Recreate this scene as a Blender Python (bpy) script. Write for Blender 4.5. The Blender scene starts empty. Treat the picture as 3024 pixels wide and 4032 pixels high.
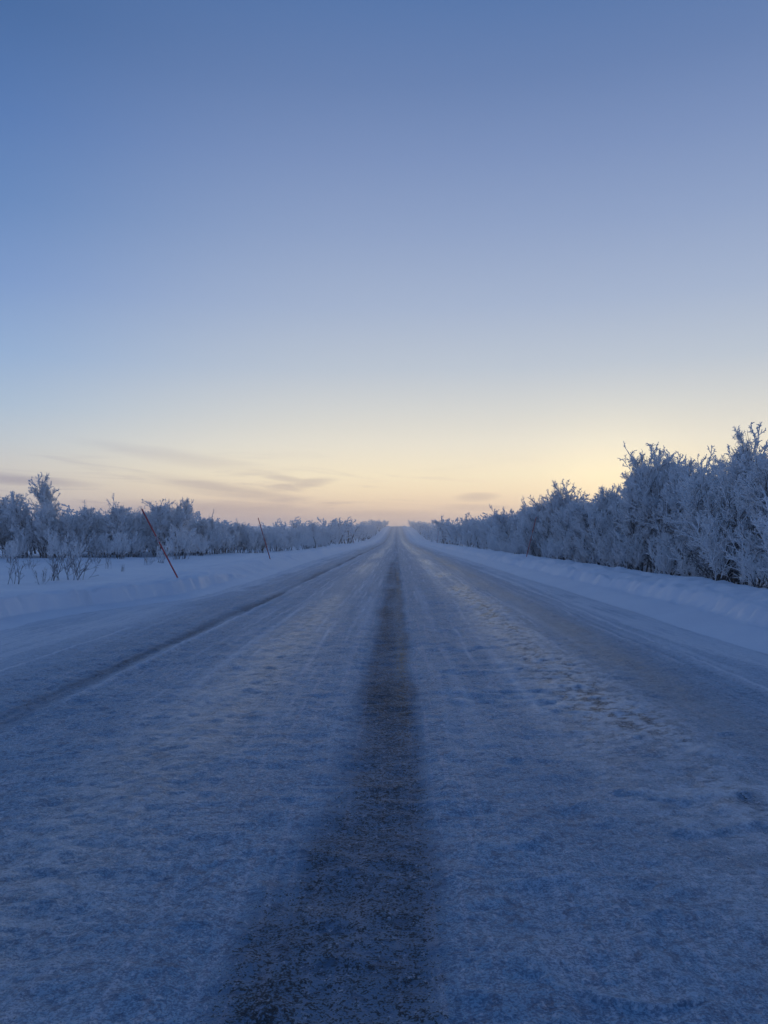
import bpy, math, random
import numpy as np
from mathutils import Vector, Matrix

sc = bpy.context.scene
COL = sc.collection
R = math.radians


def lin(r, g, b):
    def f(c):
        c /= 255.0
        return c / 12.92 if c <= 0.04045 else ((c + 0.055) / 1.055) ** 2.4
    return (f(r), f(g), f(b), 1.0)


# ------------------------------------------------------------------ camera
CAM_H = 1.45
cam = bpy.data.cameras.new('camera')
cam_o = bpy.data.objects.new('camera', cam)
COL.objects.link(cam_o)
cam.sensor_fit = 'HORIZONTAL'
cam.sensor_width = 36.0
cam.lens = 36.0
cam.clip_start = 0.05
cam.clip_end = 5000
cam_o.location = (0, 0, CAM_H)
cam_o.rotation_euler = (R(90 + 1.88), 0, R(0.94))
sc.camera = cam_o

# ------------------------------------------------------------------ light
SUN_AZ = 16.0       # degrees clockwise from +Y (the road's direction)
SUN_EL = 2.2
sc.view_settings.view_transform = 'Standard'
sc.view_settings.look = 'None'
sc.view_settings.gamma = 1.0
sc.view_settings.exposure = 0.0
sc.render.engine = 'CYCLES'
cy = sc.cycles
cy.use_denoising = True
try:
    cy.denoiser = 'OPENIMAGEDENOISE'
    cy.denoising_input_passes = 'RGB_ALBEDO_NORMAL'
    cy.denoising_prefilter = 'ACCURATE'
except Exception:
    pass
cy.max_bounces = 10
cy.diffuse_bounces = 8
cy.glossy_bounces = 2
cy.transmission_bounces = 4
cy.use_adaptive_sampling = True
cy.adaptive_threshold = 0.02
cy.volume_bounces = 1
cy.sample_clamp_indirect = 4.0

world = bpy.data.worlds.new('World')
sc.world = world
world.use_nodes = True
wn = world.node_tree
wn.nodes.clear()


class NT:
    """small helper for writing node trees"""
    def __init__(self, tree):
        self.t = tree

    def n(self, kind, **kw):
        nd = self.t.nodes.new(kind)
        for k, v in kw.items():
            setattr(nd, k, v)
        return nd

    def put(self, sock, v):
        if v is None:
            return
        if hasattr(v, 'is_output'):
            self.t.links.new(v, sock)
        else:
            sock.default_value = v

    def math(self, op, a, b=None, c=None, clamp=False):
        nd = self.n('ShaderNodeMath', operation=op, use_clamp=clamp)
        for i, v in enumerate((a, b, c)):
            self.put(nd.inputs[i], v)
        return nd.outputs[0]

    def vmath(self, op, a, b=None, out=0):
        nd = self.n('ShaderNodeVectorMath', operation=op)
        self.put(nd.inputs[0], a)
        if b is not None:
            self.put(nd.inputs[1], b)
        return nd.outputs[out]

    def rng(self, v, a, b, c=0.0, d=1.0, smooth=True):
        nd = self.n('ShaderNodeMapRange', interpolation_type='SMOOTHSTEP' if smooth else 'LINEAR')
        for i, x in enumerate((v, a, b, c, d)):
            self.put(nd.inputs[i], x)
        return nd.outputs[0]

    def mix(self, f, a, b, blend='MIX'):
        nd = self.n('ShaderNodeMix', data_type='RGBA', blend_type=blend)
        self.put(nd.inputs[0], f)
        self.put(nd.inputs[6], a)
        self.put(nd.inputs[7], b)
        return nd.outputs[2]

    def noise(self, vec, scale, detail=3.0, rough=0.5, dist=0.0, dim='3D'):
        nd = self.n('ShaderNodeTexNoise', noise_dimensions=dim)
        self.put(nd.inputs['Vector'], vec)
        nd.inputs['Scale'].default_value = scale
        nd.inputs['Detail'].default_value = detail
        nd.inputs['Roughness'].default_value = rough
        nd.inputs['Distortion'].default_value = dist
        return nd.outputs['Fac']

    def ramp(self, f, stops):
        nd = self.n('ShaderNodeValToRGB')
        self.put(nd.inputs[0], f)
        el = nd.color_ramp.elements
        while len(el) < len(stops):
            el.new(0.5)
        for e, (p, c) in zip(el, stops):
            e.position = p
        for e, (p, c) in zip(el, stops):
            e.color = c
        return nd.outputs[0]

    def xyz(self, v):
        nd = self.n('ShaderNodeSeparateXYZ')
        self.put(nd.inputs[0], v)
        return nd.outputs

    def comb(self, x, y, z):
        nd = self.n('ShaderNodeCombineXYZ')
        for i, v in enumerate((x, y, z)):
            self.put(nd.inputs[i], v)
        return nd.outputs[0]


def sky_stops(tab):
    return [(e / 90.0, lin(*c)) for e, c in tab]


W = NT(wn)
wdir = W.vmath('NORMALIZE', W.n('ShaderNodeTexCoord').outputs['Generated'])
wx, wy, wz = W.xyz(wdir)
elev = W.math('MULTIPLY', W.math('ARCSINE', wz), 180 / math.pi)            # degrees
azim = W.math('MULTIPLY', W.math('ARCTAN2', wx, wy), 180 / math.pi)        # degrees from +Y
hx = W.vmath('NORMALIZE', W.comb(wx, wy, 0.0))
saz = R(SUN_AZ)
cosaz = W.vmath('DOT_PRODUCT', hx, (math.sin(saz), math.cos(saz), 0), out=1)
epos = W.math('DIVIDE', elev, 90.0, clamp=True)
sunside = W.ramp(epos, sky_stops([
    (0.0, (212, 178, 168)), (1.2, (226, 192, 168)), (2.4, (240, 209, 174)), (3.4, (247, 223, 184)), (4.6, (247, 231, 196)),
    (6.9, (236, 229, 211)), (9.5, (217, 218, 214)), (12.4, (192, 202, 214)), (16.8, (167, 183, 210)),
    (21.9, (144, 164, 201)), (26.6, (124, 147, 191)), (31, (104, 131, 179)), (36, (84, 118, 171)),
    (50, (64, 100, 152)), (90, (48, 86, 136))]))
farside = W.ramp(epos, sky_stops([
    (0.0, (176, 166, 176)), (2.0, (196, 184, 182)), (3.6, (208, 200, 192)), (4.8, (208, 206, 202)), (6.4, (194, 204, 212)),
    (8.8, (172, 194, 217)), (12.2, (147, 177, 216)), (17, (122, 154, 205)), (21.7, (100, 137, 191)),
    (26.7, (84, 122, 180)), (32.6, (68, 106, 161)), (50, (58, 90, 144)), (90, (48, 86, 136))]))
antiside = W.ramp(epos, sky_stops([
    (0.0, (122, 138, 172)), (4, (146, 150, 184)), (9, (146, 158, 196)), (17, (120, 147, 196)),
    (30, (84, 118, 170)), (50, (64, 96, 146)), (90, (48, 86, 136))]))
col = W.mix(W.rng(cosaz, 0.66, 0.98), farside, sunside)
col = W.mix(W.rng(cosaz, -0.5, 0.62), antiside, col)
# the sky texture's own forward glow round the low sun
sky = W.n('ShaderNodeTexSky', sky_type='NISHITA', sun_disc=False)
sky.sun_elevation = R(SUN_EL)
sky.sun_rotation = R(SUN_AZ)
sky.dust_density = 1.0
sky.ozone_density = 6.0
sky_dim = W.vmath('SCALE', sky.outputs[0])
sky_dim.node.inputs['Scale'].default_value = 0.005
col = W.vmath('ADD', W.vmath('MULTIPLY', col, (0.97, 0.97, 0.97)), sky_dim)
# thin streaks of cloud low in the sky
cu = W.math('MULTIPLY', azim, 0.055)
cv = W.math('MULTIPLY', W.math('ADD', elev, W.math('MULTIPLY', azim, 0.05)), 0.62)
cvec = W.comb(cu, cv, 0.0)
wisp = W.noise(cvec, 1.5, 8.0, 0.62, 1.1)
low = W.math('MULTIPLY', W.rng(elev, 0.3, 1.2), W.rng(elev, 7.5, 2.5))
mask = W.math('MULTIPLY', W.math('MULTIPLY', W.rng(wisp, 0.50, 0.74), low), W.rng(azim, 10.0, -8.0, 0.25, 0.9))


def streak(az, el, ra, re, tilt, amount):
    """one soft streak: an ellipse in azimuth and elevation broken by the wisps"""
    a = W.math('SUBTRACT', azim, az)
    e = W.math('SUBTRACT', W.math('SUBTRACT', elev, el), W.math('MULTIPLY', a, tilt))
    q = W.math('ADD', W.math('POWER', W.math('DIVIDE', a, ra), 2.0), W.math('POWER', W.math('DIVIDE', e, re), 2.0))
    q = W.math('ADD', q, W.math('MULTIPLY', W.math('SUBTRACT', wisp, 0.5), 2.6))
    return W.math('MULTIPLY', W.rng(q, 1.5, -0.5), amount)


total = mask
for s in ((5.9, 2.95, 1.7, 0.36, 0.04, 0.7), (5.6, 2.2, 3.0, 0.30, 0.0, 0.5), (-7.6, 3.8, 2.8, 0.42, 0.16, 0.9), (-8.6, 4.4, 2.6, 0.32, -0.20, 0.7),
          (-12.0, 3.4, 6.5, 0.60, -0.14, 0.85), (-15.5, 5.7, 7.0, 0.6, -0.13, 0.35), (-26.5, 3.9, 5.0, 0.42, -0.06, 0.95),
          (-14, 2.0, 12.0, 0.7, 0.0, 0.75), (-20, 1.4, 30, 0.6, 0.0, 0.55), (-3, 1.7, 9.0, 0.4, 0.0, 0.5)):
    total = W.math('MAXIMUM', total, streak(*s))
col = W.mix(W.math('MULTIPLY', total, 0.95), col, W.vmath('MULTIPLY', col, (0.58, 0.57, 0.72)))
# warm light close to the hidden sun
se = R(SUN_EL)
sdir = (math.sin(saz) * math.cos(se), math.cos(saz) * math.cos(se), math.sin(se))
sang = W.math('ARCCOSINE', W.vmath('DOT_PRODUCT', wdir, sdir, out=1))
glow = W.math('EXPONENT', W.math('MULTIPLY', W.math('POWER', W.math('DIVIDE', sang, R(5.2)), 2.0), -1.0))
gl = W.vmath('SCALE', (0.17, 0.135, 0.035))
W.put(gl.node.inputs['Scale'], glow)
col = W.vmath('ADD', col, gl)
band = W.math('EXPONENT', W.math('MULTIPLY', W.math('POWER', W.math('DIVIDE', W.math('SUBTRACT', elev, 3.6), 3.6), 2.0), -1.0))
bl = W.vmath('SCALE', (0.125, 0.10, 0.06))
W.put(bl.node.inputs['Scale'], W.math('MULTIPLY', band, W.rng(cosaz, 0.6, 0.95)))
col = W.vmath('ADD', col, bl)
hs = W.n('ShaderNodeHueSaturation')
hs.inputs['Saturation'].default_value = 0.98
W.put(hs.inputs['Color'], col)
col = hs.outputs[0]
bg = W.n('ShaderNodeBackground')
W.put(bg.inputs[0], col)
bg.inputs[1].default_value = 1.0
wn.links.new(bg.outputs[0], W.n('ShaderNodeOutputWorld').inputs[0])

sun = bpy.data.lights.new('sun', 'SUN')
sun.energy = 0.5
sun.angle = R(2.0)
sun.color = (1.0, 0.74, 0.42)
sun_o = bpy.data.objects.new('sun', sun)
COL.objects.link(sun_o)
sun_o.rotation_euler = Vector(sdir).to_track_quat('Z', 'Y').to_euler()

# ------------------------------------------------------------------ helpers
rs = np.random.RandomState(7)
PERM = np.concatenate([rs.permutation(256)] * 3)
VAL = rs.rand(256)


def vn(x, y, seed=0):
    """smooth value noise, -1..1"""
    x = np.asarray(x, float) + seed * 17.31
    y = np.asarray(y, float) + seed * 5.77
    ix = np.floor(x).astype(int)
    iy = np.floor(y).astype(int)
    fx = x - ix
    fy = y - iy
    fx = fx * fx * (3 - 2 * fx)
    fy = fy * fy * (3 - 2 * fy)
    h = lambda a, b: VAL[PERM[(PERM[a & 255] + b) & 255]]
    v = (h(ix, iy) * (1 - fx) + h(ix + 1, iy) * fx) * (1 - fy) + (h(ix, iy + 1) * (1 - fx) + h(ix + 1, iy + 1) * fx) * fy
    return v * 2 - 1


def fbm(x, y, oct=4, seed=0, gain=0.5):
    s = 0
    a = 1.0
    for k in range(oct):
        s = s + a * vn(np.asarray(x) * 2 ** k, np.asarray(y) * 2 ** k, seed + k * 3)
        a *= gain
    return s


def sst(v, a, b):
    t = np.clip((np.asarray(v, float) - a) / (b - a), 0, 1)
    return t * t * (3 - 2 * t)


def mesh_np(name, verts, quads=None, tris=None):
    me = bpy.data.meshes.new(name)
    nv = len(verts)
    me.vertices.add(nv)
    me.vertices.foreach_set('co', np.ascontiguousarray(verts, np.float32).ravel())
    parts, sizes = [], []
    if quads is not None and len(quads):
        parts.append(np.asarray(quads, np.int32).ravel())
        sizes.append(np.full(len(quads), 4, np.int32))
    if tris is not None and len(tris):
        parts.append(np.asarray(tris, np.int32).ravel())
        sizes.append(np.full(len(tris), 3, np.int32))
    loops = np.concatenate(parts)
    sizes = np.concatenate(sizes)
    me.loops.add(len(loops))
    me.loops.foreach_set('vertex_index', loops)
    me.polygons.add(len(sizes))
    starts = np.concatenate([[0], np.cumsum(sizes)[:-1]]).astype(np.int32)
    me.polygons.foreach_set('loop_start', starts)
    me.update(calc_edges=True)
    me.validate()
    return me


def smooth(me):
    me.polygons.foreach_set('use_smooth', np.ones(len(me.polygons), bool))


def fattr(me, name, vals):
    a = me.attributes.new(name, 'FLOAT', 'POINT')
    a.data.foreach_set('value', np.ascontiguousarray(vals, np.float32).ravel())


def link(name, me, mat=None, parent=None, **props):
    o = bpy.data.objects.new(name, me)
    COL.objects.link(o)
    if mat and me is not None and not me.materials:
        me.materials.append(mat)
    if parent:
        o.parent = parent
    for k, v in props.items():
        o[k] = v
    return o


def sheet(name, X, Y, Z, mat, **props):
    """grid arrays (rows along y, columns along x) to one mesh"""
    r, c = X.shape
    v = np.stack([X, Y, Z], -1).reshape(-1, 3)
    i = np.arange(r * c).reshape(r, c)
    q = np.stack([i[:-1, :-1], i[:-1, 1:], i[1:, 1:], i[1:, :-1]], -1).reshape(-1, 4)
    me = mesh_np(name, v, q)
    smooth(me)
    return link(name, me, mat, **props)


def material(name):
    m = bpy.data.materials.new(name)
    m.use_nodes = True
    t = NT(m.node_tree)
    b = m.node_tree.nodes['Principled BSDF']
    return m, t, b


def bump(t, b, h, strength, dist):
    nd = t.n('ShaderNodeBump')
    nd.inputs['Strength'].default_value = strength
    nd.inputs['Distance'].default_value = dist
    t.put(nd.inputs['Height'], h)
    t.t.links.new(nd.outputs[0], b.inputs['Normal'])


# ------------------------------------------------------------------ materials
def obj_co(t):
    return t.n('ShaderNodeTexCoord').outputs['Object']


def attr(t, name):
    return t.n('ShaderNodeAttribute', attribute_name=name).outputs['Fac']


def m_snow(name='snow', tint=(0.80, 0.84, 0.89)):
    m, t, b = material(name)
    co = obj_co(t)
    n1 = t.noise(co, 0.9, 4)
    n2 = t.noise(co, 9.0, 4, 0.6)
    n3 = t.noise(co, 45.0, 3, 0.6)
    c = t.mix(t.rng(n1, 0.3, 0.7), (tint[0] * .93, tint[1] * .94, tint[2] * .96, 1), (*tint, 1))
    t.put(b.inputs['Base Color'], c)
    b.inputs['Roughness'].default_value = 0.55
    b.inputs['Specular IOR Level'].default_value = 0.55
    h = t.math('ADD', t.math('MULTIPLY', n2, 0.7), t.math('MULTIPLY', n3, 0.3))
    bump(t, b, h, 0.55, 0.03)
    return m


def m_road():
    m, t, b = material('frosted_asphalt')
    co = obj_co(t)
    bare = attr(t, 'bare')        # frost worn through to the asphalt
    ice = attr(t, 'ice')          # polished ice
    dirt = attr(t, 'dirt')        # brown grit in the wheel tracks
    snow = attr(t, 'snow')        # packed snow
    paint = attr(t, 'paint')      # worn amber centre line
    n_f = t.noise(co, 115.0, 2, 0.6)
    n_m = t.noise(co, 42.0, 4, 0.62, 0.4)
    n_c = t.noise(co, 7.0, 4, 0.6)
    n_l = t.noise(co, 1.6, 4, 0.6)
    spk = t.math('ADD', t.math('MULTIPLY', n_f, 0.55), t.math('MULTIPLY', n_m, 0.45))
    # frost crust over dark stone: how much of it is worn through
    worn = t.math('ADD', bare, t.math('MULTIPLY', t.math('SUBTRACT', spk, 0.5), 5.4))
    worn = t.math('ADD', worn, t.math('MULTIPLY', t.math('SUBTRACT', n_c, 0.5), 0.5))
    worn = t.rng(worn, 0.1, 0.95)
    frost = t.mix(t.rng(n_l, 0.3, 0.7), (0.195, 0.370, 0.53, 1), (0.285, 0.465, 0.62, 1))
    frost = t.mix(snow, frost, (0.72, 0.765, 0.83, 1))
    lane = t.n('ShaderNodeMapping')
    lane.inputs['Scale'].default_value = (16.0, 0.55, 1.0)
    t.put(lane.inputs['Vector'], co)
    n_s = t.noise(lane.outputs[0], 1.0, 4, 0.6)
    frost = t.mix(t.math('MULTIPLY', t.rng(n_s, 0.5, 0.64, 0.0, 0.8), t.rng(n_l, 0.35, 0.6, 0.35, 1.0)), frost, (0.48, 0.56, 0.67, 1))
    calm = t.math('SUBTRACT', 1.0, t.math('MULTIPLY', snow, 0.72))
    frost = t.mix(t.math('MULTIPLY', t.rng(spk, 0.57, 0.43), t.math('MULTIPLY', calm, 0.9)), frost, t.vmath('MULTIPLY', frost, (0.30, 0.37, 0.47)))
    n_d = t.noise(co, 13.0, 4, 0.68, 0.7)
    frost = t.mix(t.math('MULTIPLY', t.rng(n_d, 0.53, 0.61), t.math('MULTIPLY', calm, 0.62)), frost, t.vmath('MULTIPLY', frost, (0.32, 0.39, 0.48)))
    # crumbs of white rime standing on the glaze
    n_w = t.noise(co, 30.0, 4, 0.7, 0.5)
    crumb = t.math('ADD', n_w, t.math('MULTIPLY', ice, 0.10))
    frost = t.mix(t.rng(crumb, 0.58, 0.70, 0.0, 0.55), frost, (0.68, 0.73, 0.80, 1))
    frost = t.mix(dirt, frost, (0.24, 0.20, 0.165, 1))
    asph = t.mix(t.rng(n_f, 0.35, 0.65), (0.020, 0.024, 0.030, 1), (0.080, 0.086, 0.094, 1))
    asph = t.mix(paint, asph, (0.42, 0.24, 0.06, 1))
    c = t.mix(worn, frost, asph)
    t.put(b.inputs['Base Color'], c)
    rough = t.math('SUBTRACT', 0.56, t.math('MULTIPLY', ice, 0.28))
    t.put(b.inputs['Roughness'], rough)
    t.put(b.inputs['Specular IOR Level'], t.math('MULTIPLY', t.math('ADD', 0.5, t.math('MULTIPLY', ice, 0.4)), t.rng(worn, 0.0, 1.0, 1.0, 0.04)))
    h = t.math('ADD', t.math('MULTIPLY', n_m, 0.6), t.math('MULTIPLY', n_f, 0.25))
    h = t.math('ADD', h, t.math('MULTIPLY', n_c, 0.9))
    bump(t, b, h, 0.75, 0.03)
    return m


def m_frost():
    m, t, b = material('hoar_frost')
    co = obj_co(t)
    n = t.noise(co, 14.0, 3)
    c = t.mix(t.rng(n, 0.35, 0.65), (0.80, 0.84, 0.87, 1), (0.88, 0.905, 0.925, 1))
    t.put(b.inputs['Base Color'], c)
    b.inputs['Roughness'].default_value = 0.8
    b.inputs['Specular IOR Level'].default_value = 0.2
    return m


def m_bark(name, frost_amount):
    m, t, b = material(name)
    co = obj_co(t)
    n = t.noise(co, 30.0, 4, 0.65)
    base = t.mix(t.rng(n, 0.35, 0.65), (0.020, 0.017, 0.016, 1), (0.075, 0.064, 0.058, 1))
    nz = t.xyz(t.n('ShaderNodeNewGeometry').outputs['Normal'])[2]
    n2 = t.noise(co, 11.0, 4, 0.6)
    f = t.math('ADD', t.math('MULTIPLY', nz, 0.35), t.math('ADD', n2, frost_amount - 0.5))
    c = t.mix(t.rng(f, 0.35, 0.7), base, (0.62, 0.66, 0.72, 1))
    t.put(b.inputs['Base Color'], c)
    b.inputs['Roughness'].default_value = 0.85
    return m


def m_pole(name, c1, c2):
    m, t, b = material(name)
    co = obj_co(t)
    n = t.noise(co, 9.0, 4, 0.6)
    c = t.mix(t.rng(n, 0.35, 0.68), (*c1, 1), (*c2, 1))
    n2 = t.noise(co, 60.0, 3, 0.6)
    c = t.mix(t.rng(n2, 0.62, 0.75, 0, 0.6), c, (0.6, 0.62, 0.66, 1))
    t.put(b.inputs['Base Color'], c)
    b.inputs['Roughness'].default_value = 0.5
    return m


SNOW = m_snow()
SNOWB = m_snow('ploughed_snow', (0.74, 0.79, 0.86))
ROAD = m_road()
FROST = m_frost()
BARK = m_bark('frosted_bark', 0.36)
TWIG = m_bark('bare_twig', 0.50)
POLE_RED = m_pole('red_pole_plastic', (0.42, 0.030, 0.035), (0.32, 0.022, 0.028))
POLE_BROWN = m_pole('faded_red_pole_plastic', (0.40, 0.035, 0.030), (0.28, 0.03, 0.03))

# ------------------------------------------------------------------ the lie of the land
_py = np.arange(-400, 1300, 1.0)
_slope = 0.0272 * sst(_py, 120, 360) - 0.0272 * sst(_py, 585, 660) - 0.012 * sst(_py, 640, 700) + 0.012 * sst(_py, 800, 900)
_pz = np.cumsum(_slope)
_pz -= np.interp(0, _py, _pz)


def zroad(y):
    return np.interp(y, _py, _pz)


def xl(y):      # left edge of the ploughed road
    y = np.asarray(y, float)
    return -6.3 + 1.35 * sst(y, 13.0, 19.5) - 0.45 * sst(y, 24, 50) + 0.06 * fbm(y * 0.35, 0 * y + 3.3, 2, 4)


def xr(y):      # right edge
    y = np.asarray(y, float)
    return 4.75 + 0.05 * fbm(y * 0.3, 0 * y + 9.1, 2, 5)


def bank_l(s, y):
    """height of the left bank at s metres outside the road's edge"""
    near = 1 - sst(y, 21.0, 28.0)
    s1 = s + 0.10 * vn(y * 1.7, 0 * y, 11) + 0.06 * fbm(y * 2.7, s * 2, 2, 12) + 0.04 * vn(y * 10.0, s * 6, 18)
    sharp = 0.07 * sst(s1, -0.3, 0.25) + 0.31 * sst(s1, 0.26, 0.46) + 0.04 * vn(y * 2.3, s * 1.5, 13) * sst(s1, 0.25, 0.7) \
        - 0.05 * sst(s1, 0.7, 2.2) + 0.035 * fbm(y * 4.0, s * 4.0, 3, 14) * sst(s1, 0.2, 0.5) * (1 - sst(s1, 0.8, 1.6))
    s2 = s + 0.12 * vn(y * 0.9, 0 * y, 15)
    soft = 0.16 * sst(s2, -0.3, 0.6) + 0.26 * sst(s2, 0.15, 1.15) + 0.05 * vn(y * 0.8, s * 0.9, 16) * sst(s2, 0.3, 1.0) \
        - 0.06 * sst(s2, 1.4, 3.0) + 0.02 * fbm(y * 3.0, s * 3.0, 3, 17) * sst(s2, 0.1, 0.6)
    return near * sharp + (1 - near) * soft


def bank_r(s, y):
    scal = 0.18 * fbm(y * 0.7, 0 * y, 3, 21) + 0.05 * vn(y * 3.4, 0 * y + s, 22) + 0.05 * vn(y * 9.0, s * 5, 26)
    scal = scal * (0.55 + 0.6 * vn(y * 0.37, 0 * y, 27))
    s1 = s + scal * sst(s, 0.3, 0.8)
    z = 0.14 * sst(s1, -0.4, 0.75) + 0.25 * sst(s1, 0.70, 1.02) + 0.10 * sst(s1, 0.9, 1.6) - 0.62 * sst(s1, 2.0, 4.2)
    z = z + 0.042 * fbm(y * 2.6, s * 3.2, 3, 23) * sst(s1, 0.4, 0.9) + 0.035 * vn(y * 0.5, s * 0.4, 24) * sst(s1, 0.9, 1.4)
    z = z + 0.016 * fbm(y * 7.0, s * 5.0, 2, 25) * sst(s1, 0.55, 0.9)
    return z


def zground(x, y):
    """snow level beside the road, banks included (road surface inside them is 0 + road)"""
    x = np.asarray(x, float)
    y = np.asarray(y, float)
    sl = xl(y) - x
    sr = x - xr(y)
    field_l = 0.33 + 0.06 * fbm(x * 0.16, y * 0.16, 3, 31) + 0.02 * fbm(x * 0.9, y * 0.9, 2, 32) + 0.014 * fbm(x * 1.4, y * 2.6, 2, 34) - 0.15 * sst(sl, 12, 30)
    wl = sst(sl, 1.4, 3.0)
    zl = bank_l(np.maximum(sl, -0.3), y) * (1 - wl) + field_l * wl
    floor_r = -0.08 + 0.06 * fbm(x * 0.2, y * 0.2, 3, 33)
    wr = sst(sr, 3.0, 4.4)
    zr = bank_r(np.maximum(sr, -0.3), y) * (1 - wr) + floor_r * wr
    mid = np.zeros_like(x)
    z = np.where(sl > -0.3, zl, np.where(sr > -0.3, zr, mid))
    return z + zroad(y)


# ground: one sheet to the horizon, lying a little lower under the road and the banks
gx = np.concatenate([np.linspace(-900, -60, 30), np.linspace(-58, -26, 40), np.arange(-25.5, -5.0, 0.2), np.arange(-5, 5, 1.0),
                     np.arange(5.0, 14, 0.3), np.linspace(14.5, 60, 30), np.linspace(70, 900, 28)])
gy = np.concatenate([np.linspace(-300, -12, 20), np.arange(-10, 9, 1.0), np.arange(9, 46, 0.16), np.arange(46, 120, 0.7),
                     np.arange(120, 720, 5.0), np.linspace(730, 1250, 25)])
X, Y = np.meshgrid(gx, gy)
Z = zground(X, Y)
inside = np.minimum(np.clip((X - (xl(Y) - 2.4)) / 0.5, 0, 1), np.clip(((xr(Y) + 3.9) - X) / 0.5, 0, 1))
Z = Z - 0.10 * inside
onroad = np.minimum(np.clip((X - (xl(Y) - 0.9)) / 0.4, 0, 1), np.clip(((xr(Y) + 0.6) - X) / 0.4, 0, 1))
Z = np.where(inside > 0, np.minimum(Z, zroad(Y) + 0.45 - 0.75 * onroad - 0.0), Z)
sheet('ground', X, Y, Z, SNOW, kind='structure')


def ysteps(y0, y1, k, dmin):
    out = [y0]
    while out[-1] < y1:
        out.append(out[-1] + max(dmin, abs(out[-1]) * k))
    return np.array(out)


# road
ry = np.concatenate([np.arange(-30, 1.2, 0.4), ysteps(1.2, 720, 0.0068, 0.011)])
ru = np.linspace(0, 1, 280)
U, Y = np.meshgrid(ru, ry)
XL, XR = xl(Y) - 0.25, xr(Y) + 0.25
X = XL + U * (XR - XL)
edge = sst(X - xl(Y), -0.3, 0.7) * sst(xr(Y) - X, -0.3, 0.7)
wob = 0.07 * fbm(Y * 0.22, 0 * Y + 1.7, 3, 41)
fade = 1 / (1 + (Y / 60.0) ** 2)
# worn centre strip
near_w = 0.17 * (1 - sst(Y, 2.9, 4.4))
c_l = -0.40 - near_w + 0.06 * fbm(Y * 0.8, 0 * Y, 3, 42)
c_r = 0.17 + 0.04 * fbm(Y * 1.1, 0 * Y + 4, 3, 43)
centre = (1 - 0.55 * sst(Y, 15, 60)) * sst(X, c_l - 0.16, c_l + 0.22) * (1 - sst(X, c_r - 0.10, c_r + 0.08))
patch_l = (0.55 + 0.45 * sst(fbm(X * 5.0, Y * 3.0, 4, 44), -0.4, 0.8)) * sst(X, -0.72 - 0.1 * vn(Y * 1.3, 0 * Y, 38), -0.52) * (1 - sst(X, -0.46, -0.28)) * (1 - sst(Y, 3.0, 5.2))
streak_l = np.exp(-((X + 0.46 + 0.03 * vn(Y * 1.0, 0 * Y, 39)) / 0.05) ** 2) * (1 - sst(Y, 6, 9))
# wheel track of the left lane, with a crisp raised lip on its inner side
tl = -3.10 + wob
left_tr = sst(X, tl - 0.32, tl + 0.02) * (1 - sst(X, tl + 0.05, tl + 0.27)) * (0.55 + 0.45 * sst(fbm(Y * 0.22, X, 3, 45), -0.6, 0.5))
lip = np.exp(-((X - (tl + 0.26 + 0.035 * fbm(Y * 1.4, 0 * Y, 3, 46))) / 0.035) ** 2) * sst(fbm(Y * 1.0, 0 * Y, 3, 47), -0.8, 0.3)
# broad brown track of the right lane
tr = 2.75 + wob
right_tr = np.exp(-((X - tr) / 0.36) ** 2) * (0.5 + 0.5 * sst(fbm(Y * 0.25, X * 0.6, 3, 48), -0.5, 0.7))
# rough glazed patches inside both lanes
glaze_r = np.exp(-((X - 1.75 - 0.10 * vn(Y * 0.3, 0 * Y, 49)) / 0.52) ** 2) * (0.45 + 0.55 * sst(fbm(X * 1.4, Y * 0.22, 3, 50), -0.5, 0.6))
glaze_l = np.exp(-((X + 1.50) / 0.50) ** 2) * (0.35 + 0.65 * sst(fbm(X * 1.6, Y * 0.12, 3, 51), -0.5, 0.7))
black_ice = np.exp(-((X - 1.95) / 0.55) ** 2 - ((Y - 6.0) / 2.3) ** 2) * sst(fbm(X * 2.0, Y * 1.4, 3, 92), -0.7, 0.5)
rutlines = np.zeros_like(X)
for k, xx in enumerate((-2.4, -2.15, -1.95, -1.72, -1.2, -1.0, -0.85, -0.68, 0.42, 0.62, 0.95, 1.25, 2.15, 2.3, -4.2, -4.6, -4.9, 3.3, 3.6, 4.1)):
    rutlines += np.exp(-((X - xx - wob * 0.8 - 0.03 * vn(Y * 0.7, 0 * Y, 52 + k)) / 0.020) ** 2) * sst(fbm(Y * 0.4, 0 * Y, 3, 60 + k), -0.2, 0.6) * sst(Y, 3.5, 9)
rough_mid = fbm(X * 4.5, Y * 4.5, 4, 71, 0.6)
rough_big = fbm(X * 0.8, Y * 0.5, 3, 72)
rough_fine = fbm(X * 11.0, Y * 13.0, 2, 76, 0.7)
ripple = fbm(X * 2.6, Y * 7.5, 3, 73)
chips = sst(fbm(X * 12.0, Y * 15.0, 3, 74, 0.65), -0.05, 0.35)
dr = fbm(X * 1.1 + 0.4 * vn(Y * 1.5, X, 77), Y * 2.0, 3, 75)
drift = sst(dr, 0.30, 0.36) * (1 - sst(dr, 0.36, 0.75)) * sst(X, 0.3, 0.6) * (1 - sst(X, 2.2, 3.2))
Z = 0.0085 * rough_mid + 0.010 * rough_big + 0.003 * ripple + 0.0050 * rough_fine + 0.0045 * fbm(X * 8.0, Y * 0.45, 3, 78)
Z = Z - 0.018 * centre - 0.034 * left_tr + 0.026 * lip - 0.018 * right_tr + 0.008 * rutlines * fade ** .25
Z = Z + (0.009 * chips - 0.0045) * (glaze_r * (1 - 0.8 * black_ice) + 0.6 * glaze_l) + 0.014 * drift
shoulder = sst(X, 3.1, 4.3) + (1 - sst(X, -4.8, -3.5))
Z = Z * edge * (1 - 0.3 * np.clip(shoulder, 0, 1)) + 0.03 * np.clip(shoulder, 0, 1) - 0.05 * (1 - edge) + zroad(Y)
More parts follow.
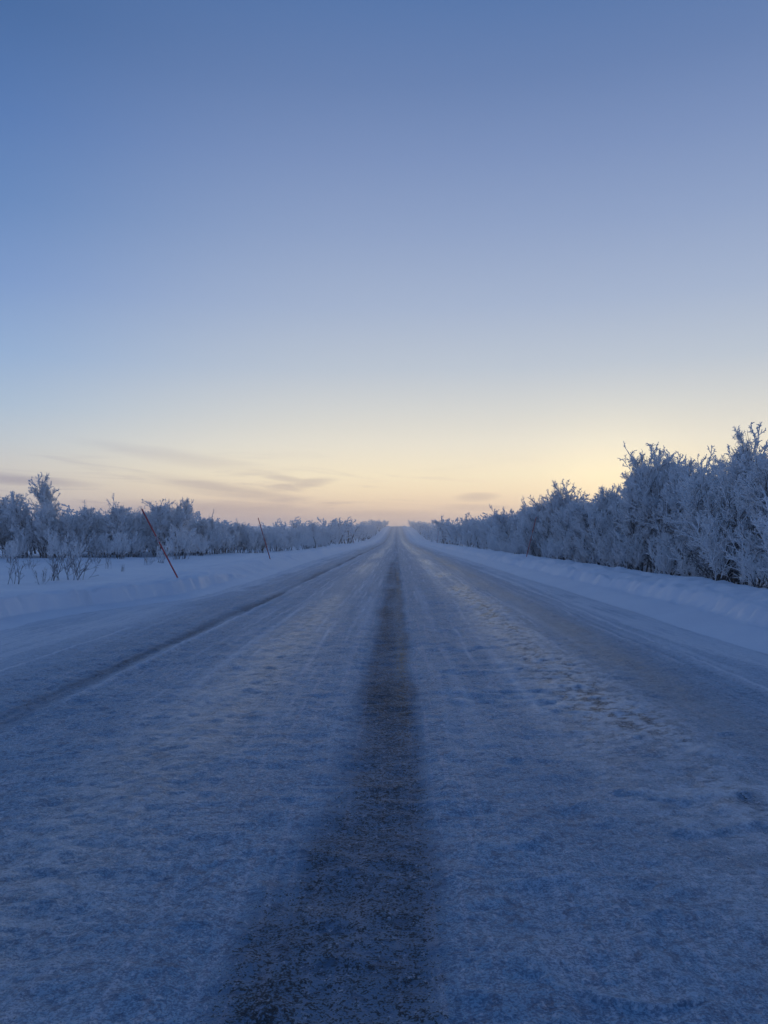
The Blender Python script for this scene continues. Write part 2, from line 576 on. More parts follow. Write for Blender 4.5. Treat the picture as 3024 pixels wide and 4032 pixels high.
Z = np.where(edge < 0.05, zroad(Y) - 0.05, Z)
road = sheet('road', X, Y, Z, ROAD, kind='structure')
tracks = fbm(X * 5.5 + 0.3 * wob, Y * 0.10, 3, 93, 0.6) * sst(Y, 3.0, 9.0)      # long tyre streaks
bare = -0.42 + 0.30 * np.clip(tracks, 0, 1) + 0.90 * centre + 0.45 * patch_l - 0.25 * streak_l + 0.95 * left_tr + 0.55 * right_tr + 0.85 * glaze_r * (1 - chips) + 0.40 * glaze_l * (1 - chips) \
    + 0.30 * black_ice * (1 - chips) + 0.12 * rough_big - 0.25 * rutlines - 0.5 * lip - 0.35 * np.clip(shoulder, 0, 1) - 0.15 * drift
ice = np.clip(0.25 + 0.4 * black_ice + 0.6 * glaze_r + 0.45 * glaze_l + 0.3 * right_tr - 0.3 * left_tr - 0.4 * centre - 0.3 * shoulder, 0, 1)
dirt = np.clip(0.35 * right_tr + 0.12 * left_tr + 0.14 * glaze_l + 0.14 * glaze_r * (1 - black_ice) , 0, 1)
snowm = np.clip(0.50 * np.clip(-tracks - 0.1, 0, 1) + 0.75 * lip + 0.75 * rutlines + 0.95 * np.clip(shoulder, 0, 1) * (0.85 + 0.3 * rough_big) + 0.25 * drift + (1 - sst(np.minimum(X - xl(Y), xr(Y) - X) + 0.30 * fbm(X * 2.5, Y * 0.9, 3, 90), -0.1, 0.95)) + 0.62 * chips * (glaze_r + 0.7 * glaze_l), 0, 1)
paint = np.exp(-((X - 0.06) / 0.075) ** 4) * (0.30 + 0.7 * sst(fbm(Y * 0.28, 0 * Y, 2, 81), -0.3, 0.4)) * sst(Y, 4.0, 9.0)
for nm, a in (('bare', bare), ('ice', ice), ('dirt', dirt), ('snow', snowm), ('paint', paint * 0.95)):
    fattr(road.data, nm, a)

# ploughed snow banks along both edges
by = np.concatenate([np.arange(-30, 6, 0.8), ysteps(6, 720, 0.0065, 0.035)])
bs = np.concatenate([np.linspace(-0.22, 0.1, 8), np.linspace(0.12, 0.9, 44), np.linspace(0.95, 2.5, 22)])
S, Y = np.meshgrid(bs, by)
X = xl(Y) - S
Z = zground(X, Y) - 0.05 * sst(S, 2.2, 2.5)
Z = np.where(S < 0, Z - 0.0 + 0.02 * S, Z)
sheet('snow_bank_left', X[:, ::-1], Y[:, ::-1], Z[:, ::-1], SNOWB, kind='structure')
bs = np.concatenate([np.linspace(-0.22, 2.0, 56), np.linspace(2.1, 4.1, 16)])
S, Y = np.meshgrid(bs, by)
X = xr(Y) + S
Z = zground(X, Y) - 0.05 * sst(S, 3.6, 4.1)
sheet('snow_bank_right', X, Y, Z, SNOWB, kind='structure')

# ------------------------------------------------------------------ trees
UP = np.array([0, 0, 1.0])


def unit(v):
    return v / np.maximum(np.linalg.norm(v, axis=-1, keepdims=True), 1e-9)


def perp(rg, d):
    a = unit(np.cross(d, unit(rg.normal(size=d.shape))))
    return a


def walk(rg, p, d, L, K, up, jit, droop=0.0):
    """polylines: start p (n,3), direction d, length L (n,), K points"""
    n = len(p)
    P = np.empty((n, K, 3))
    P[:, 0] = p
    step = (L / (K - 1))[:, None]
    for k in range(1, K):
        d = unit(d + UP * (up - droop * k / K) + rg.normal(size=(n, 3)) * jit)
        P[:, k] = P[:, k - 1] + d * step
    return P


def spawn(rg, P, m, t0, t1, ang, length, K, up, jit, taper=0.5, droop=0.0, angj=0.15, uplift=0.0):
    n, k, _ = P.shape
    t = t0 + (t1 - t0) * ((np.arange(m)[None, :] + rg.rand(n, m)) / m)
    f = t * (k - 1)
    i = np.minimum(f.astype(int), k - 2)
    w = (f - i)[..., None]
    rows = np.arange(n)[:, None]
    a, b = P[rows, i], P[rows, i + 1]
    p = (a * (1 - w) + b * w).reshape(-1, 3)
    tan = unit(b - a).reshape(-1, 3)
    pr = perp(rg, tan)
    pr = unit(pr + UP * uplift)
    th = ang + rg.normal(size=(n * m, 1)) * angj
    d = unit(np.cos(th) * tan + np.sin(th) * pr)
    plen = np.linalg.norm(np.diff(P, axis=1), axis=2).sum(1)
    L = np.repeat(plen, m) * length if length > 0 else np.full(n * m, -length)
    L = L * (1 - taper * t.ravel()) * (0.65 + 0.7 * rg.rand(n * m))
    return walk(rg, p, d, L, K, up, jit, droop)


def tubes(groups, sides=3):
    """groups: list of (P (n,K,3), r0, r1) -> verts, quads, tris"""
    V, Q, T = [], [], []
    off = 0
    for P, r0, r1 in groups:
        n, K, _ = P.shape
        ax = unit(P[:, -1] - P[:, 0])
        ref = np.where(np.abs(ax[:, 2:3]) > 0.9, np.array([[1.0, 0, 0]]), np.array([[0, 0, 1.0]]))
        u = unit(np.cross(ax, ref))
        v = np.cross(ax, u)
        an = np.arange(sides) * 2 * math.pi / sides
        ring = u[:, None, :] * np.cos(an)[None, :, None] + v[:, None, :] * np.sin(an)[None, :, None]
        r = np.linspace(r0, r1, K)[None, :, None, None]
        vv = P[:, :, None, :] + ring[:, None, :, :] * r
        idx = off + np.arange(n * K * sides).reshape(n, K, sides)
        nx = np.roll(idx, -1, axis=2)
        q = np.stack([idx[:, :-1], nx[:, :-1], nx[:, 1:], idx[:, 1:]], -1).reshape(-1, 4)
        V.append(vv.reshape(-1, 3))
        Q.append(q)
        if sides == 3:
            T.append(idx[:, -1, :])
        else:
            Q.append(idx[:, -1, :4])
        off += n * K * sides
    return np.concatenate(V), np.concatenate(Q), (np.concatenate(T) if T else None)


def tube_mesh(name, groups, mat, sides=3, sm=True):
    v, q, t = tubes(groups, sides)
    me = mesh_np(name, v, q, t)
    if sm:
        smooth(me)
    me.materials.append(mat)
    return me


def birch(seed, H=4.0, stems=1, spread=0.36, detail=2, open_top=False, slim=1.0):
    """-> (trunk mesh, crown mesh): bark stems and limbs, and the twigs under their rime"""
    rg = np.random.RandomState(seed)
    n = stems
    p = np.concatenate([rg.normal(size=(n, 2)) * (0.10 if n > 1 else 0.0), np.full((n, 1), -0.15)], 1)
    az = rg.rand(n) * 6.28
    lean = (0.10 + 0.18 * rg.rand(n)) if n > 1 else np.array([0.06])
    d = np.stack([np.cos(az) * lean, np.sin(az) * lean, np.ones(n)], 1)
    L = H * (0.70 + 0.16 * rg.rand(n))
    L[0] = H * 0.84
    trunk = walk(rg, p, unit(d), L + 0.15, 12, 0.02, 0.075)
    m = {2: 30, 1: 18, 0: 7}[detail]
    m = max(6, int(m / (1 + 0.45 * (n - 1))))
    limb = spawn(rg, trunk, m, 0.10, 0.92, 0.92, spread * 1.0, 8, 0.09, 0.10, 0.62, angj=0.2, uplift=0.12)
    top = spawn(rg, trunk, {2: 16, 1: 9, 0: 4}[detail], 0.46, 1.0, 0.72, 0.42, 7, 0.035, 0.10, 0.42, angj=0.25)
    fat = {2: 1.0, 1: 1.45, 0: 3.7}[detail] * slim
    crown = []
    extra = []
    if detail == 2:
        frosted = limb.reshape(n, m, 8, 3)[:, max(2, int(m * 0.16)):].reshape(-1, 8, 3)
        sub = spawn(rg, frosted, 8, 0.10, 1.0, 0.75, 0.38, 5, 0.08, 0.14, 0.45, angj=0.25)
        fing = spawn(rg, top, 9, 0.12, 1.0, 0.70, 0.27, 4, 0.10, 0.14, 0.4, angj=0.25)
        fing2 = spawn(rg, fing, 3, 0.25, 1.0, 0.75, -0.095, 2, 0.08, 0.16, 0.3, angj=0.3)
        fing3 = spawn(rg, fing, 5, 0.1, 0.9, 0.85, -0.055, 2, 0.05, 0.2, 0.2, angj=0.3)
        lead = trunk[:, -3:]
        low_n = max(2, int(m * 0.34))
        bare_l = limb.reshape(n, m, 8, 3)[:, :low_n].reshape(-1, 8, 3)
        bare_s = spawn(rg, bare_l, 6, 0.1, 1.0, 0.7, 0.40, 5, 0.10, 0.14, 0.4, angj=0.25)
        bare_t = spawn(rg, bare_s, 5, 0.1, 1.0, 0.7, -0.22, 4, 0.08, 0.18, 0.3, angj=0.3)
        bare_u = spawn(rg, limb, 7, 0.0, 0.8, 0.7, -0.45, 5, 0.10, 0.16, 0.3, angj=0.25)
        extra = [(bare_s, 0.0075, 0.006), (bare_t, 0.0055, 0.005), (bare_u, 0.0065, 0.005)]
        tw = spawn(rg, sub, 9, 0.12, 1.0, 0.75, -0.20, 3, 0.07, 0.20, 0.35, angj=0.3)
        spur = spawn(rg, tw, 5, 0.10, 1.0, 0.85, -0.075, 2, 0.03, 0.2, 0.2, angj=0.3)
        spur2 = spawn(rg, sub, 5, 0.1, 1.0, 0.9, -0.075, 2, 0.03, 0.2, 0.2, angj=0.3)
        spur3 = spawn(rg, limb[:, 3:], 12, 0.0, 1.0, 1.0, -0.12, 3, 0.05, 0.2, 0.2, angj=0.3)
        crown = [(limb[:, 4:], 0.010, 0.009), (lead, 0.014, 0.014), (top, 0.0115, 0.013), (fing, 0.0095, 0.012),
                 (fing2, 0.0085, 0.011), (fing3, 0.0065, 0.006), (sub, 0.0078, 0.0072), (tw, 0.0062, 0.0070),
                 (spur, 0.0056, 0.0054), (spur2, 0.0056, 0.0054), (spur3, 0.0062, 0.0058)]
    elif detail == 1:
        sub = np.concatenate([spawn(rg, limb, 7, 0.10, 1.0, 0.75, 0.38, 4, 0.08, 0.14, 0.45, angj=0.25),
                              spawn(rg, top, 4, 0.15, 1.0, 0.7, 0.5, 4, 0.10, 0.14, 0.4, angj=0.25)])
        tw = spawn(rg, sub, 6, 0.12, 1.0, 0.8, -0.18, 3, 0.07, 0.20, 0.35, angj=0.3)
        spur = spawn(rg, tw, 2, 0.3, 1.0, 0.85, -0.08, 2, 0.03, 0.2, 0.2, angj=0.3)
        crown = [(limb[:, 4:], 0.016, 0.014), (top, 0.016, 0.014), (sub, 0.013, 0.012), (tw, 0.0115, 0.012), (spur, 0.0105, 0.010)]
    else:
        sub = np.concatenate([spawn(rg, limb, 4, 0.10, 1.0, 0.75, 0.42, 3, 0.08, 0.16, 0.45, angj=0.25),
                              spawn(rg, top, 3, 0.15, 1.0, 0.7, 0.5, 3, 0.10, 0.14, 0.4, angj=0.25)])
        tw = spawn(rg, sub, 2, 0.15, 1.0, 0.8, -0.26, 2, 0.06, 0.2, 0.3, angj=0.3)
        crown = [(limb[:, 4::3], 0.012, 0.011), (top[:, ::3], 0.012, 0.011), (sub, 0.0125, 0.0115), (tw, 0.014, 0.013)]
    crown = [(P, a * fat, b * fat) for P, a, b in crown]
    fb = {2: 1.0, 1: 1.15, 0: 1.6}[detail]
    if detail == 0:
        trunk, limb = trunk[:, [0, 4, 8, 11]], limb[:, [0, 2, 3, 4, 5]][:, [0, 3, 3, 3, 3]][:, :2]
    wood = [(trunk, 0.052 * fb * H / 4 / (1 + 0.25 * (n - 1)), 0.013 * fb), (limb[:, :5], 0.017 * fb, 0.010 * fb)] + extra
    return wood, crown


TRUNKS, CROWNS, TOPS = {}, {}, {}


def proto(key, seed, **kw):
    wood, crown = birch(seed, **kw)
    sides = 4 if kw.get('detail', 2) == 2 else 3
    TRUNKS[key] = tube_mesh('trunk', wood, BARK, sides)
    CROWNS[key] = tube_mesh('crown', crown, FROST, 3)
    P = np.concatenate([c[0].reshape(-1, 3) for c in crown])
    TOPS[key] = P[P[:, 2].argmax()]


specs = [(1, 0.34, 1.0), (1, 0.40, 1.0), (2, 0.36, 1.0), (3, 0.34, 1.0), (2, 0.42, 1.0), (1, 0.30, 1.05), (2, 0.38, 1.0), (1, 0.37, 1.0)]
for k, (st, sp, sl) in enumerate(specs):
    proto(('near', k), 100 + k, stems=st, spread=sp, detail=2, slim=sl)
for k, (st, sp, sl) in enumerate(specs[:6]):
    proto(('mid', k), 200 + k, stems=st, spread=sp, detail=1, slim=sl)

ALL_TREES = []


def tree(x, y, h, tier, k, rz, label, group=None, name='birch_tree', lean=(0, 0), wide=1.0, centre_top=False):
    e = bpy.data.objects.new(name, None)
    COL.objects.link(e)
    e.empty_display_size = 0.3
    tp = TOPS[(tier, k)]
    s = h / tp[2]
    if centre_top:                     # keep the tip where it was asked for, whatever way the stem leans
        xt, yt, zt = x, y, float(zground(x, y)) + h
        for _ in range(3):
            x = xt - (tp[0] * math.cos(rz) - tp[1] * math.sin(rz)) * s * wide
            y = yt - (tp[0] * math.sin(rz) + tp[1] * math.cos(rz)) * s * wide
            s = (zt - float(zground(x, y))) / tp[2]
    e.location = (x, y, float(zground(x, y)))
    e.rotation_euler = (lean[0], lean[1], rz)
    e.scale = (s * wide, s * wide, s)
    e['label'] = label
    e['category'] = 'tree'
    if group:
        e['group'] = group
    for nm, me in (('trunk', TRUNKS[(tier, k)]), ('crown', CROWNS[(tier, k)])):
        o = bpy.data.objects.new(nm, me)
        COL.objects.link(o)
        o.parent = e
    ALL_TREES.append((x, y))
    return e


F = 1659.0


def hero(px, py, label, Xr=None, Yr=None, k=0, rz=0.0, wide=1.0, name='birch_tree', lean=(0, 0)):
    """stand a tree so that its top comes out at a direction seen in the photograph, at a real distance"""
    yy = Yr if Yr else Xr * F / (px - 857)
    xx = Xr if Xr else (px - 857) / F * Yr
    top = CAM_H + (1160 - py) / F * yy
    h = top - float(zground(xx, yy))
    tier = 'near' if yy < 62 else 'mid'
    return tree(xx, yy, h, tier, k, rz, label, None, name, lean, wide, True)


# trees one can single out against the sky, right of the road
hero(1622, 912, 'tallest frosted birch at the right edge, open airy top above all others', Xr=8.7, k=7, rz=3.4, wide=0.9)
hero(1535, 962, 'frosted birch with pointed top just left of the tallest right-edge birch', Xr=8.9, k=5, rz=2.0)
hero(1575, 996, 'lower frosted birch filling the gap beside the tallest right-edge birch', Xr=9.6, k=2, rz=1.0)
hero(1488, 985, 'round-topped frosted birch midway along the tall clump at right', Xr=9.4, k=1, rz=4.0)
hero(1432, 962, 'broad frosted birch crowning the left half of the tall right clump', Xr=9.0, k=4, rz=0.7, wide=0.9)
hero(1384, 970, 'frosted birch with bare antler-like leaders at the left end of the right clump', Xr=8.6, k=1, rz=5.2, wide=0.75)
hero(1350, 1040, 'small frosted birch tucked against the left flank of the right clump', Xr=8.9, k=3, rz=3.0)
hero(1302, 1046, 'frosted birch in the dip of the right treeline where the glow is brightest', Xr=8.8, k=1, rz=1.2, wide=0.9)
hero(1262, 1062, 'low frosted birch in the right treeline right of the cone-shaped birch', Xr=9.2, k=6, rz=2.2)
hero(1216, 1034, 'cone-shaped frosted birch standing above the middle of the right treeline', Xr=9.1, k=7, rz=3.9, wide=0.95)
hero(1168, 1068, 'frosted birch just right of the red marker pole on the right', Xr=9.0, k=2, rz=0.2)
hero(1128, 1070, 'frosted birch just left of the red marker pole on the right', Xr=9.2, k=4, rz=5.0)
hero(1078, 1100, 'frosted birch with bent tip in the hazy part of the right treeline', Xr=9.0, k=3, rz=1.9)
hero(1012, 1106, 'hazy frosted birch making a small peak in the far right treeline', Xr=9.6, k=0, rz=2.5)
hero(972, 1118, 'pale hazy birch low in the right treeline near the far poles', Xr=9.6, k=4, rz=2.5)
hero(1656, 950, 'frosted birch cut by the right picture edge beside the tallest one', Xr=9.2, k=4, rz=1.6)
hero(1508, 980, 'frosted birch between the round-topped and the pointed birch at right', Xr=9.9, k=3, rz=0.9)
hero(1458, 974, 'frosted birch between the broad and the round-topped birch at right', Xr=9.8, k=6, rz=2.9)
hero(1402, 968, 'frosted birch just right of the antler-topped birch in the right clump', Xr=9.6, k=2, rz=3.6)
hero(1240, 1052, 'frosted birch on the right shoulder of the cone-shaped birch', Xr=9.6, k=7, rz=4.1)
hero(1190, 1060, 'frosted birch on the left shoulder of the cone-shaped birch', Xr=9.7, k=4, rz=5.5)
# left of the road
hero(82, 1018, 'tall frosted birch with open crown rising highest over the left forest', Yr=43, k=7, rz=1.0, wide=0.85)
hero(22, 1056, 'frosted birch at the left edge of the picture beside the tall one', Yr=41, k=1, rz=2.0)
hero(242, 1064, 'frosted birch with spiky top between the tall left birch and the red pole', Yr=43, k=5, rz=0.3, wide=1.1)
hero(180, 1078, 'low round frosted birch right of the tall left birch', Yr=43, k=4, rz=3.3)
hero(305, 1076, 'frosted birch whose tip shows just above the leaning red pole', Yr=44, k=2, rz=5.3)
hero(362, 1076, 'broad frosted birch with bare arching twigs right of the leaning pole', Yr=45, k=4, rz=1.3)
hero(402, 1072, 'frosted birch at the right shoulder of the left clump', Yr=45.5, k=1, rz=4.4)
hero(460, 1098, 'slender birch with forked frosted top and long dark trunk left of the road', Yr=50, k=5, rz=2.7, wide=0.55)
hero(512, 1118, 'frosted birch making a low hump left of the second red pole', Yr=55, k=6, rz=0.4)
hero(676, 1122, 'hazy frosted birch standing out in the far left treeline', Yr=78, k=1, rz=0.9)

# the rest of both stands, as many as the photograph lets one count
rg = np.random.RandomState(41)


def left_front(y):
    return float(np.interp(y, [30, 40, 47, 56, 70, 110, 700], [-30, -19.5, -11.5, -10.2, -9.0, -8.6, -8.2]))


def clear(x, y, d):
    return all((x - a) ** 2 + (y - b) ** 2 > d * d for a, b in ALL_TREES)


L_FRONT = 'dense frosted birch of the left forest behind the snowy clearing'
L_MID = 'smaller hazy frosted birch in the left roadside forest beyond the second pole'
R_FRONT = 'dense frosted birch in the right roadside stand behind the snow bank'
R_MID = 'hazy frosted birch farther along the right roadside stand'


SKY_PX = [0, 40, 62, 110, 130, 200, 300, 400, 425, 460, 500, 560, 650, 760, 835, 895, 960, 1010, 1075, 1130, 1165, 1215, 1260, 1300, 1350, 1388, 1440, 1500, 1560, 1600, 1660, 1800]
SKY_PY = [1064, 1064, 1060, 1060, 1080, 1088, 1088, 1082, 1108, 1118, 1124, 1134, 1133, 1131, 1130, 1128, 1122, 1114, 1106, 1088, 1080, 1064, 1072, 1064, 1052, 1004, 984, 994, 996, 985, 950, 930]


def skyline_h(x, y, drop):
    """height that keeps a tree under the treeline's own profile along the road"""
    py = np.interp(857 + x / y * F, SKY_PX, SKY_PY) + drop
    return CAM_H + (1160 - py) / F * y - float(zground(x, y))


def fill(side, y0, y1, n, depth, hmin, hmax, dmin, tier, label, group):
    made = tries = 0
    while made < n and tries < n * 60:
        tries += 1
        y = y0 + (y1 - y0) * rg.rand()
        dd = depth * rg.rand() ** 1.3
        if side < 0:
            x = left_front(y) - dd
            if x < -0.53 * y - 1.0:
                continue
        else:
            x = 8.1 + 0.4 * rg.rand() + dd
            if x > 0.5 * y + 1.2:
                continue
        if not clear(x, y, dmin):
            continue
        h = min(max(skyline_h(x, y, 2 + 60 * rg.rand() ** 1.3 * min(1.0, (28.0 / y) ** 1.3)), hmin), hmax)
        nk = 8 if tier == 'near' else 6
        tree(x, y, h, tier, int(rg.randint(nk)), rg.rand() * 6.28, label, group, wide=0.9 + 0.35 * rg.rand(), centre_top=False)
        made += 1


fill(-1, 40.5, 58, 74, 10, 1.7, 4.6, 0.75, 'near', L_FRONT, 'left forest birches')
fill(-1, 58, 118, 72, 7, 1.9, 3.6, 0.9, 'mid', L_MID, 'left roadside birches')
fill(1, 13, 46, 62, 5.5, 2.0, 5.2, 0.75, 'near', R_FRONT, 'right roadside birches')
fill(1, 46, 118, 58, 7, 2.0, 4.4, 0.95, 'mid', R_MID, 'farther right roadside birches')

# far woods: one mass on both sides, up the hill and behind the counted trees
low = []
for k in range(5):
    wood, crown = birch(300 + k, stems=1, spread=0.46, detail=0)
    low.append((tubes(wood, 3), tubes(crown, 3)))


def far_wood(name, pts, label):
    for part in (0, 1):
        pass
    Vs, Qs, Ts, Ms, off = [], [], [], [], 0
    MQ, MT = [], []
    for (x, y, h, k, a, w) in pts:
        z = float(zground(x, y))
        c, s_ = math.cos(a), math.sin(a)
        for mi, (v, q, t) in enumerate(low[k]):
            s = h / 4.0
            vx = (v[:, 0] * c - v[:, 1] * s_) * s * w + x
            vy = (v[:, 0] * s_ + v[:, 1] * c) * s * w + y
            vz = v[:, 2] * s + z
            Vs.append(np.stack([vx, vy, vz], 1))
            Qs.append(q + off)
            Ts.append(t + off)
            MQ.append(np.full(len(q), mi))
            MT.append(np.full(len(t), mi))
            off += len(v)
    me = mesh_np(name, np.concatenate(Vs), np.concatenate(Qs), np.concatenate(Ts))
    smooth(me)
    me.materials.append(BARK)
    me.materials.append(FROST)
    me.polygons.foreach_set('material_index', np.concatenate(MQ + MT).astype(np.int32))
    o = link(name, me, None, kind='stuff', label=label, category='woods')
    return o


def wood_pts(side, n, seed):
    r2 = np.random.RandomState(seed)
    pts = []
    while len(pts) < n:
        y = 40 + 610 * r2.rand() ** 1.35
        if y < 118:
            dd = 6.5 + 10 * r2.rand()
        else:
            dd = 16 * r2.rand() ** 1.6
        if side < 0:
            x = left_front(y) - dd
            if x < -0.53 * y - 2:
                continue
        else:
            x = float(np.interp(y, [100, 300, 700], [8.6, 10.2, 11.5])) + dd
            if x > 0.5 * y + 2:
                continue
        h = (2.4 + 2.4 * r2.rand() ** 1.4) * (1 + 0.30 * float(fbm(y * 0.05, x * 0.03, 2, 91)))
        if y < 118:
            h = max(1.5, min(h, skyline_h(x, y, 4)))
        pts.append((x, y, h, r2.randint(5), r2.rand() * 6.28, 1.2 + 0.5 * r2.rand()))
    return pts


far_wood('far_woods', wood_pts(-1, 520, 5), 'hazy far-off frosted birch wood running up the left side to the hill crest')
far_wood('far_woods', wood_pts(1, 460, 6), 'hazy far-off frosted birch wood running up the right side to the hill crest')


# ------------------------------------------------------------------ shrubs
def shrub(seed, H, stems, frosted, twigs=5):
    rg = np.random.RandomState(seed)
    p = np.concatenate([rg.normal(size=(stems, 2)) * 0.10 * H, np.full((stems, 1), -0.06)], 1)
    az = rg.rand(stems) * 6.28
    lean = 0.15 + 0.55 * rg.rand(stems)
    d = unit(np.stack([np.cos(az) * lean, np.sin(az) * lean, np.ones(stems)], 1))
    st = walk(rg, p, d, H * (0.6 + 0.5 * rg.rand(stems)), 7, 0.06, 0.10)
    br = spawn(rg, st, 7 if frosted else 5, 0.22, 1.0, 0.6, 0.42, 5, 0.10, 0.12, 0.5, angj=0.2)
    tw = spawn(rg, br, twigs, 0.15, 1.0, 0.6, 0.42 if not frosted else -0.16, 3, 0.10, 0.15, 0.3, angj=0.2)
    if frosted:
        sp = spawn(rg, tw, 3, 0.2, 1.0, 0.75, -0.06, 2, 0.05, 0.2, 0.2, angj=0.3)
        sp2 = spawn(rg, br, 6, 0.1, 1.0, 0.8, -0.07, 2, 0.05, 0.2, 0.2, angj=0.3)
        return [(st[:, :4], 0.013, 0.008)], [(st[:, 3:], 0.009, 0.008), (br, 0.0078, 0.0072), (tw, 0.0066, 0.0070), (sp, 0.0056, 0.0054), (sp2, 0.0056, 0.0054)]
    return [(st, 0.008, 0.0045)], [(br, 0.0048, 0.0038), (tw, 0.0038, 0.0035)]


SH = {}
for k in range(4):
    w, c = shrub(400 + k, 1.3, 9 + 2 * k, True)
    SH[('frost', k)] = (tube_mesh('stem', w, BARK, 3), tube_mesh('twigs', c, FROST, 3))
for k in range(4):
    w, c = shrub(500 + k, 0.7, 5 + k, False, 3)
    SH[('bare', k)] = (tube_mesh('stem', w, TWIG, 3), tube_mesh('twigs', c, TWIG, 3))


def bush(x, y, h, kind, k, rz, label, group=None, wide=1.0, dz=0.0):
    e = bpy.data.objects.new('willow_shrub', None)
    COL.objects.link(e)
    e.empty_display_size = 0.2
    e.location = (x, y, float(zground(x, y)) + dz)
    e.rotation_euler = (0, 0, rz)
    s = h / (1.3 if kind == 'frost' else 0.7)
    e.scale = (s * wide, s * wide, s)
    e['label'] = label
    e['category'] = 'shrub'
    if group:
        e['group'] = group
    for nm, me in zip(('stems', 'twigs'), SH[(kind, k)]):
        o = bpy.data.objects.new(nm, me)
        COL.objects.link(o)
        o.parent = e
    return e


def gpt(px, py, zz=0.33):
    d = (CAM_H - zz) / ((py - 1160) / F)
    return (px - 857) / F * d, d


for px, py, h, kind, k, label in (
        (22, 1258, 0.75, 'bare', 0, 'bare thin-twigged shrub at the left edge near the snow bank'),
        (88, 1257, 0.45, 'bare', 1, 'smallest bare shrub between two bare shrubs near the left edge'),
        (112, 1250, 0.85, 'bare', 2, 'wide bare shrub leaning sideways in the left clearing'),
        (148, 1248, 1.05, 'bare', 3, 'upright dark-stemmed bare shrub right of the leaning bare shrub'),
        (172, 1246, 0.75, 'bare', 1, 'thin bare shrub rightmost of the left clearing row'),
        (232, 1232, 0.5, 'bare', 0, 'single sparse sapling poking from the open snow in the clearing'),
        (262, 1236, 0.28, 'bare', 2, 'tiny twiggy sprig in the middle of the left clearing'),
        (318, 1222, 0.55, 'bare', 3, 'thin bare saplings just left of the leaning red pole'),
        (60, 1232, 0.45, 'bare', 3, 'short bare sprig behind the left-edge shrubs'),
        (205, 1218, 0.7, 'bare', 1, 'faint bare shrub at the far side of the clearing'),
        (390, 1209, 1.5, 'frost', 3, 'rounded frosted willow bush right of the leaning red pole'),
        (345, 1216, 0.9, 'frost', 0, 'small frosted bush directly behind the leaning red pole'),
        (122, 1212, 1.35, 'frost', 1, 'frosted bush in front of the tall left birch'),
        (150, 1222, 0.85, 'frost', 0, 'low frosted sapling with thick rime tips in the left clearing'),
        (20, 1218, 0.85, 'frost', 2, 'low frosted bush at the left picture edge by the forest'),
        (255, 1208, 1.3, 'frost', 2, 'frosted bush at the forest edge in the middle of the clearing'),
        (430, 1203, 1.2, 'frost', 1, 'frosted bush at the foot of the slender forked birch')):
    x, y = gpt(px, py)
    bush(x, y, h, kind, k, 1.1 * k + px, label)

# right side undergrowth behind the bank
for x, y, h, k, label in (
        (7.9, 15.4, 1.75, 3, 'frosted willow shrub with pale rime spikes low in the right corner stand'),
        (7.5, 16.0, 0.95, 0, 'white branching frosted shrub at the far right end of the bank'),
        (8.0, 18.6, 1.75, 2, 'wide spreading frosted shrub leaning left before the tall right clump'),
        (8.0, 20.6, 1.3, 1, 'dense frosted shrub below the antler-topped birch'),
        (7.8, 13.7, 1.9, 2, 'tall frosted shrub cut by the right picture edge')):
    bush(x, y, h, 'frost', k, y * 2.1, label, wide=1.15)
r3 = np.random.RandomState(77)
for i in range(26):
    y = 21.5 + 45 * (i + r3.rand()) / 26
    bush(7.7 + 0.5 * r3.rand(), y, 0.8 + 0.8 * r3.rand(), 'frost', r3.randint(4), r3.rand() * 6,
         'frosted undergrowth shrub at the foot of the right treeline', 'right treeline undergrowth')
for i in range(22):
    y = 46 + 50 * (i + r3.rand()) / 22
    bush(left_front(y) + 0.5 * r3.rand() - 0.2, y, 0.8 + 0.8 * r3.rand(), 'frost', r3.randint(4), r3.rand() * 6,
         'frosted undergrowth shrub at the foot of the left roadside forest', 'left forest undergrowth')
for i in range(16):
    x = -20.5 + 9.0 * (i + r3.rand()) / 16
    y = float(np.interp(x, [-20.5, -11.5], [39.5, 45.5])) + r3.rand()
    bush(x, y, 0.9 + 0.8 * r3.rand(), 'frost', r3.randint(4), r3.rand() * 6,
         'frosted shrub along the forest edge behind the snowy clearing', 'clearing edge shrubs')


# ------------------------------------------------------------------ marker poles
def lathe(name, prof, mat, sides=12):
    v, q = [], []
    for z, r in prof:
        for k in range(sides):
            a = 2 * math.pi * k / sides
            v.append((r * math.cos(a), r * math.sin(a), z))
    for j in range(len(prof) - 1):
        for k in range(sides):
            q.append((j * sides + k, j * sides + (k + 1) % sides, (j + 1) * sides + (k + 1) % sides, (j + 1) * sides + k))
    me = bpy.data.meshes.new(name)
    me.from_pydata(v, [], q + [tuple((len(prof) - 1) * sides + k for k in range(sides))])
    smooth(me)
    me.materials.append(mat)
    return me


def pole(base, top, mat, label, r=0.018, group=None):
    b, t = Vector(base), Vector(top)
    Ln = (t - b).length
    e = bpy.data.objects.new('marker_pole', None)
    COL.objects.link(e)
    e.empty_display_size = 0.2
    e.location = b
    e.rotation_euler = (t - b).to_track_quat('Z', 'Y').to_euler()
    e['label'] = label
    e['category'] = 'pole'
    if group:
        e['group'] = group
    sh = link('shaft', lathe('shaft', [(-0.5, r), (0.0, r), (Ln * 0.5, r * 0.97), (Ln - 0.02, r * 0.92), (Ln, r * 0.6)], mat), None, e)
    fr = [(Ln * 0.52, r * 0.97), (Ln * 0.525, r * 1.12), (Ln * 0.57, r * 1.16), (Ln * 0.60, r * 1.10), (Ln * 0.605, r * 0.97)]
    link('reflective_sleeve', lathe('reflective_sleeve', fr, SLEEVE), None, e)
    return e


SLEEVE = m_pole('frosted_sleeve', (0.30, 0.17, 0.19), (0.42, 0.34, 0.38))


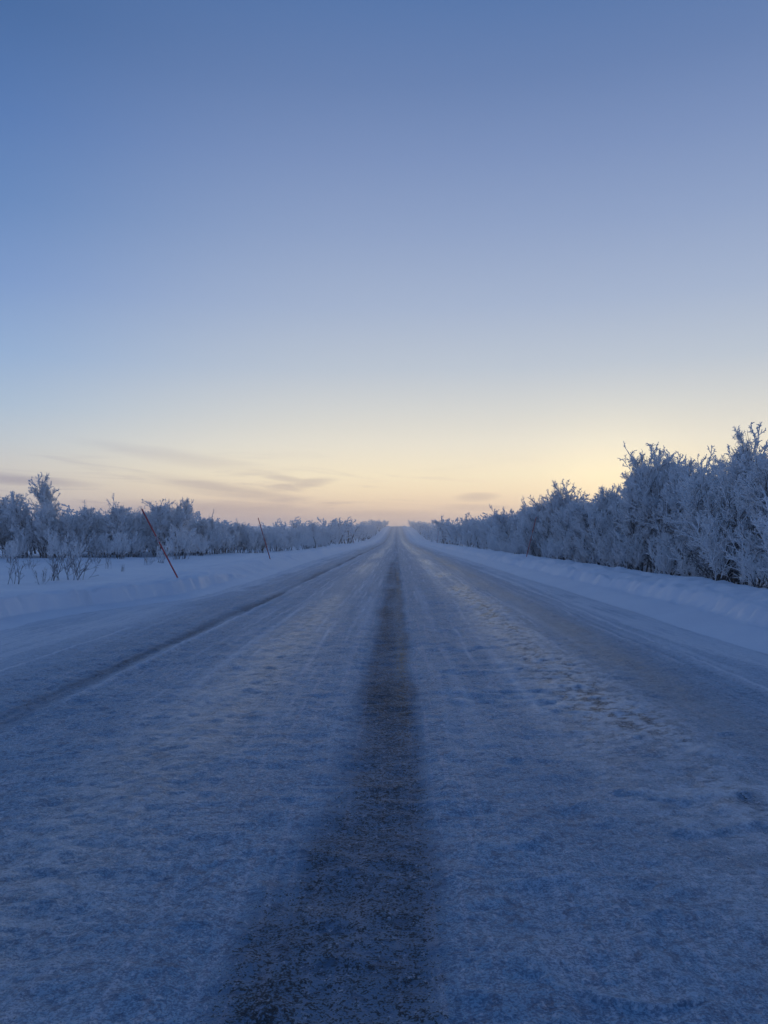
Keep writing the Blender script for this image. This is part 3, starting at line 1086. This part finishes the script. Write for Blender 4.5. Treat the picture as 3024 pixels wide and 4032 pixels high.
def pole_px(bpx, bpy_, tpx, tpy, zb, mat, label, r=0.018, back=0.0):
    d = (CAM_H - zb) / ((bpy_ - 1160) / F)
    x = (bpx - 857) / F * d
    z0 = float(zground(x, d))
    d2 = d + back
    pole((x, d, z0 - 0.03), ((tpx - 857) / F * d2, d2, CAM_H + (1160 - tpy) / F * d2), mat, label, r)


pole_px(384, 1249, 303, 1098, 0.40, POLE_RED, 'bright red marker pole leaning far left on the near left bank', 0.020)
pole_px(584, 1206, 557, 1118, 0.42, POLE_BROWN, 'dark red marker pole leaning slightly left farther along the left bank', 0.022, 0.15)
pole_px(1136, 1201, 1158, 1116, 0.50, POLE_RED, 'red marker pole leaning right on the crest of the right bank', 0.018, 0.1)
for px, py, tx, ty, lab in ((945, 1172.0, 947, 1146, 'hazy thin marker pole far along the right bank'),
                            (766, 1172.2, 757, 1149, 'hazy leaning marker pole far along the left bank')):
    d = 128.0
    x = (px - 857) / F * d
    pole((x, d, float(zground(x, d)) - 0.03), ((tx - 857) / F * d, d, CAM_H + (1160 - ty) / F * d), POLE_BROWN, lab, 0.022)

# ------------------------------------------------------------------ ice haze
hz = bpy.data.materials.new('ice_haze')
hz.use_nodes = True
hz.node_tree.nodes.clear()
pv = hz.node_tree.nodes.new('ShaderNodeVolumePrincipled')
pv.inputs['Color'].default_value = (0.93, 0.94, 0.96, 1)
pv.inputs['Density'].default_value = 0.0012
pv.inputs['Anisotropy'].default_value = 0.6
ho = hz.node_tree.nodes.new('ShaderNodeOutputMaterial')
hz.node_tree.links.new(pv.outputs[0], ho.inputs['Volume'])
x0, x1, y0, y1, z0, z1 = -920, 920, -320, 1270, -2.0, 17.0
hv = [(x, y, z) for z in (z0, z1) for y in (y0, y1) for x in (x0, x1)]
hm = bpy.data.meshes.new('haze')
hm.from_pydata(hv, [], [(0, 2, 3, 1), (4, 5, 7, 6), (0, 1, 5, 4), (1, 3, 7, 5), (3, 2, 6, 7), (2, 0, 4, 6)])
hm.materials.append(hz)
ob = bpy.data.objects.new('haze', hm)
COL.objects.link(ob)
ob['kind'] = 'stuff'
ob['label'] = 'thin blue ice haze hanging low over the road and forest'
ob['category'] = 'haze'
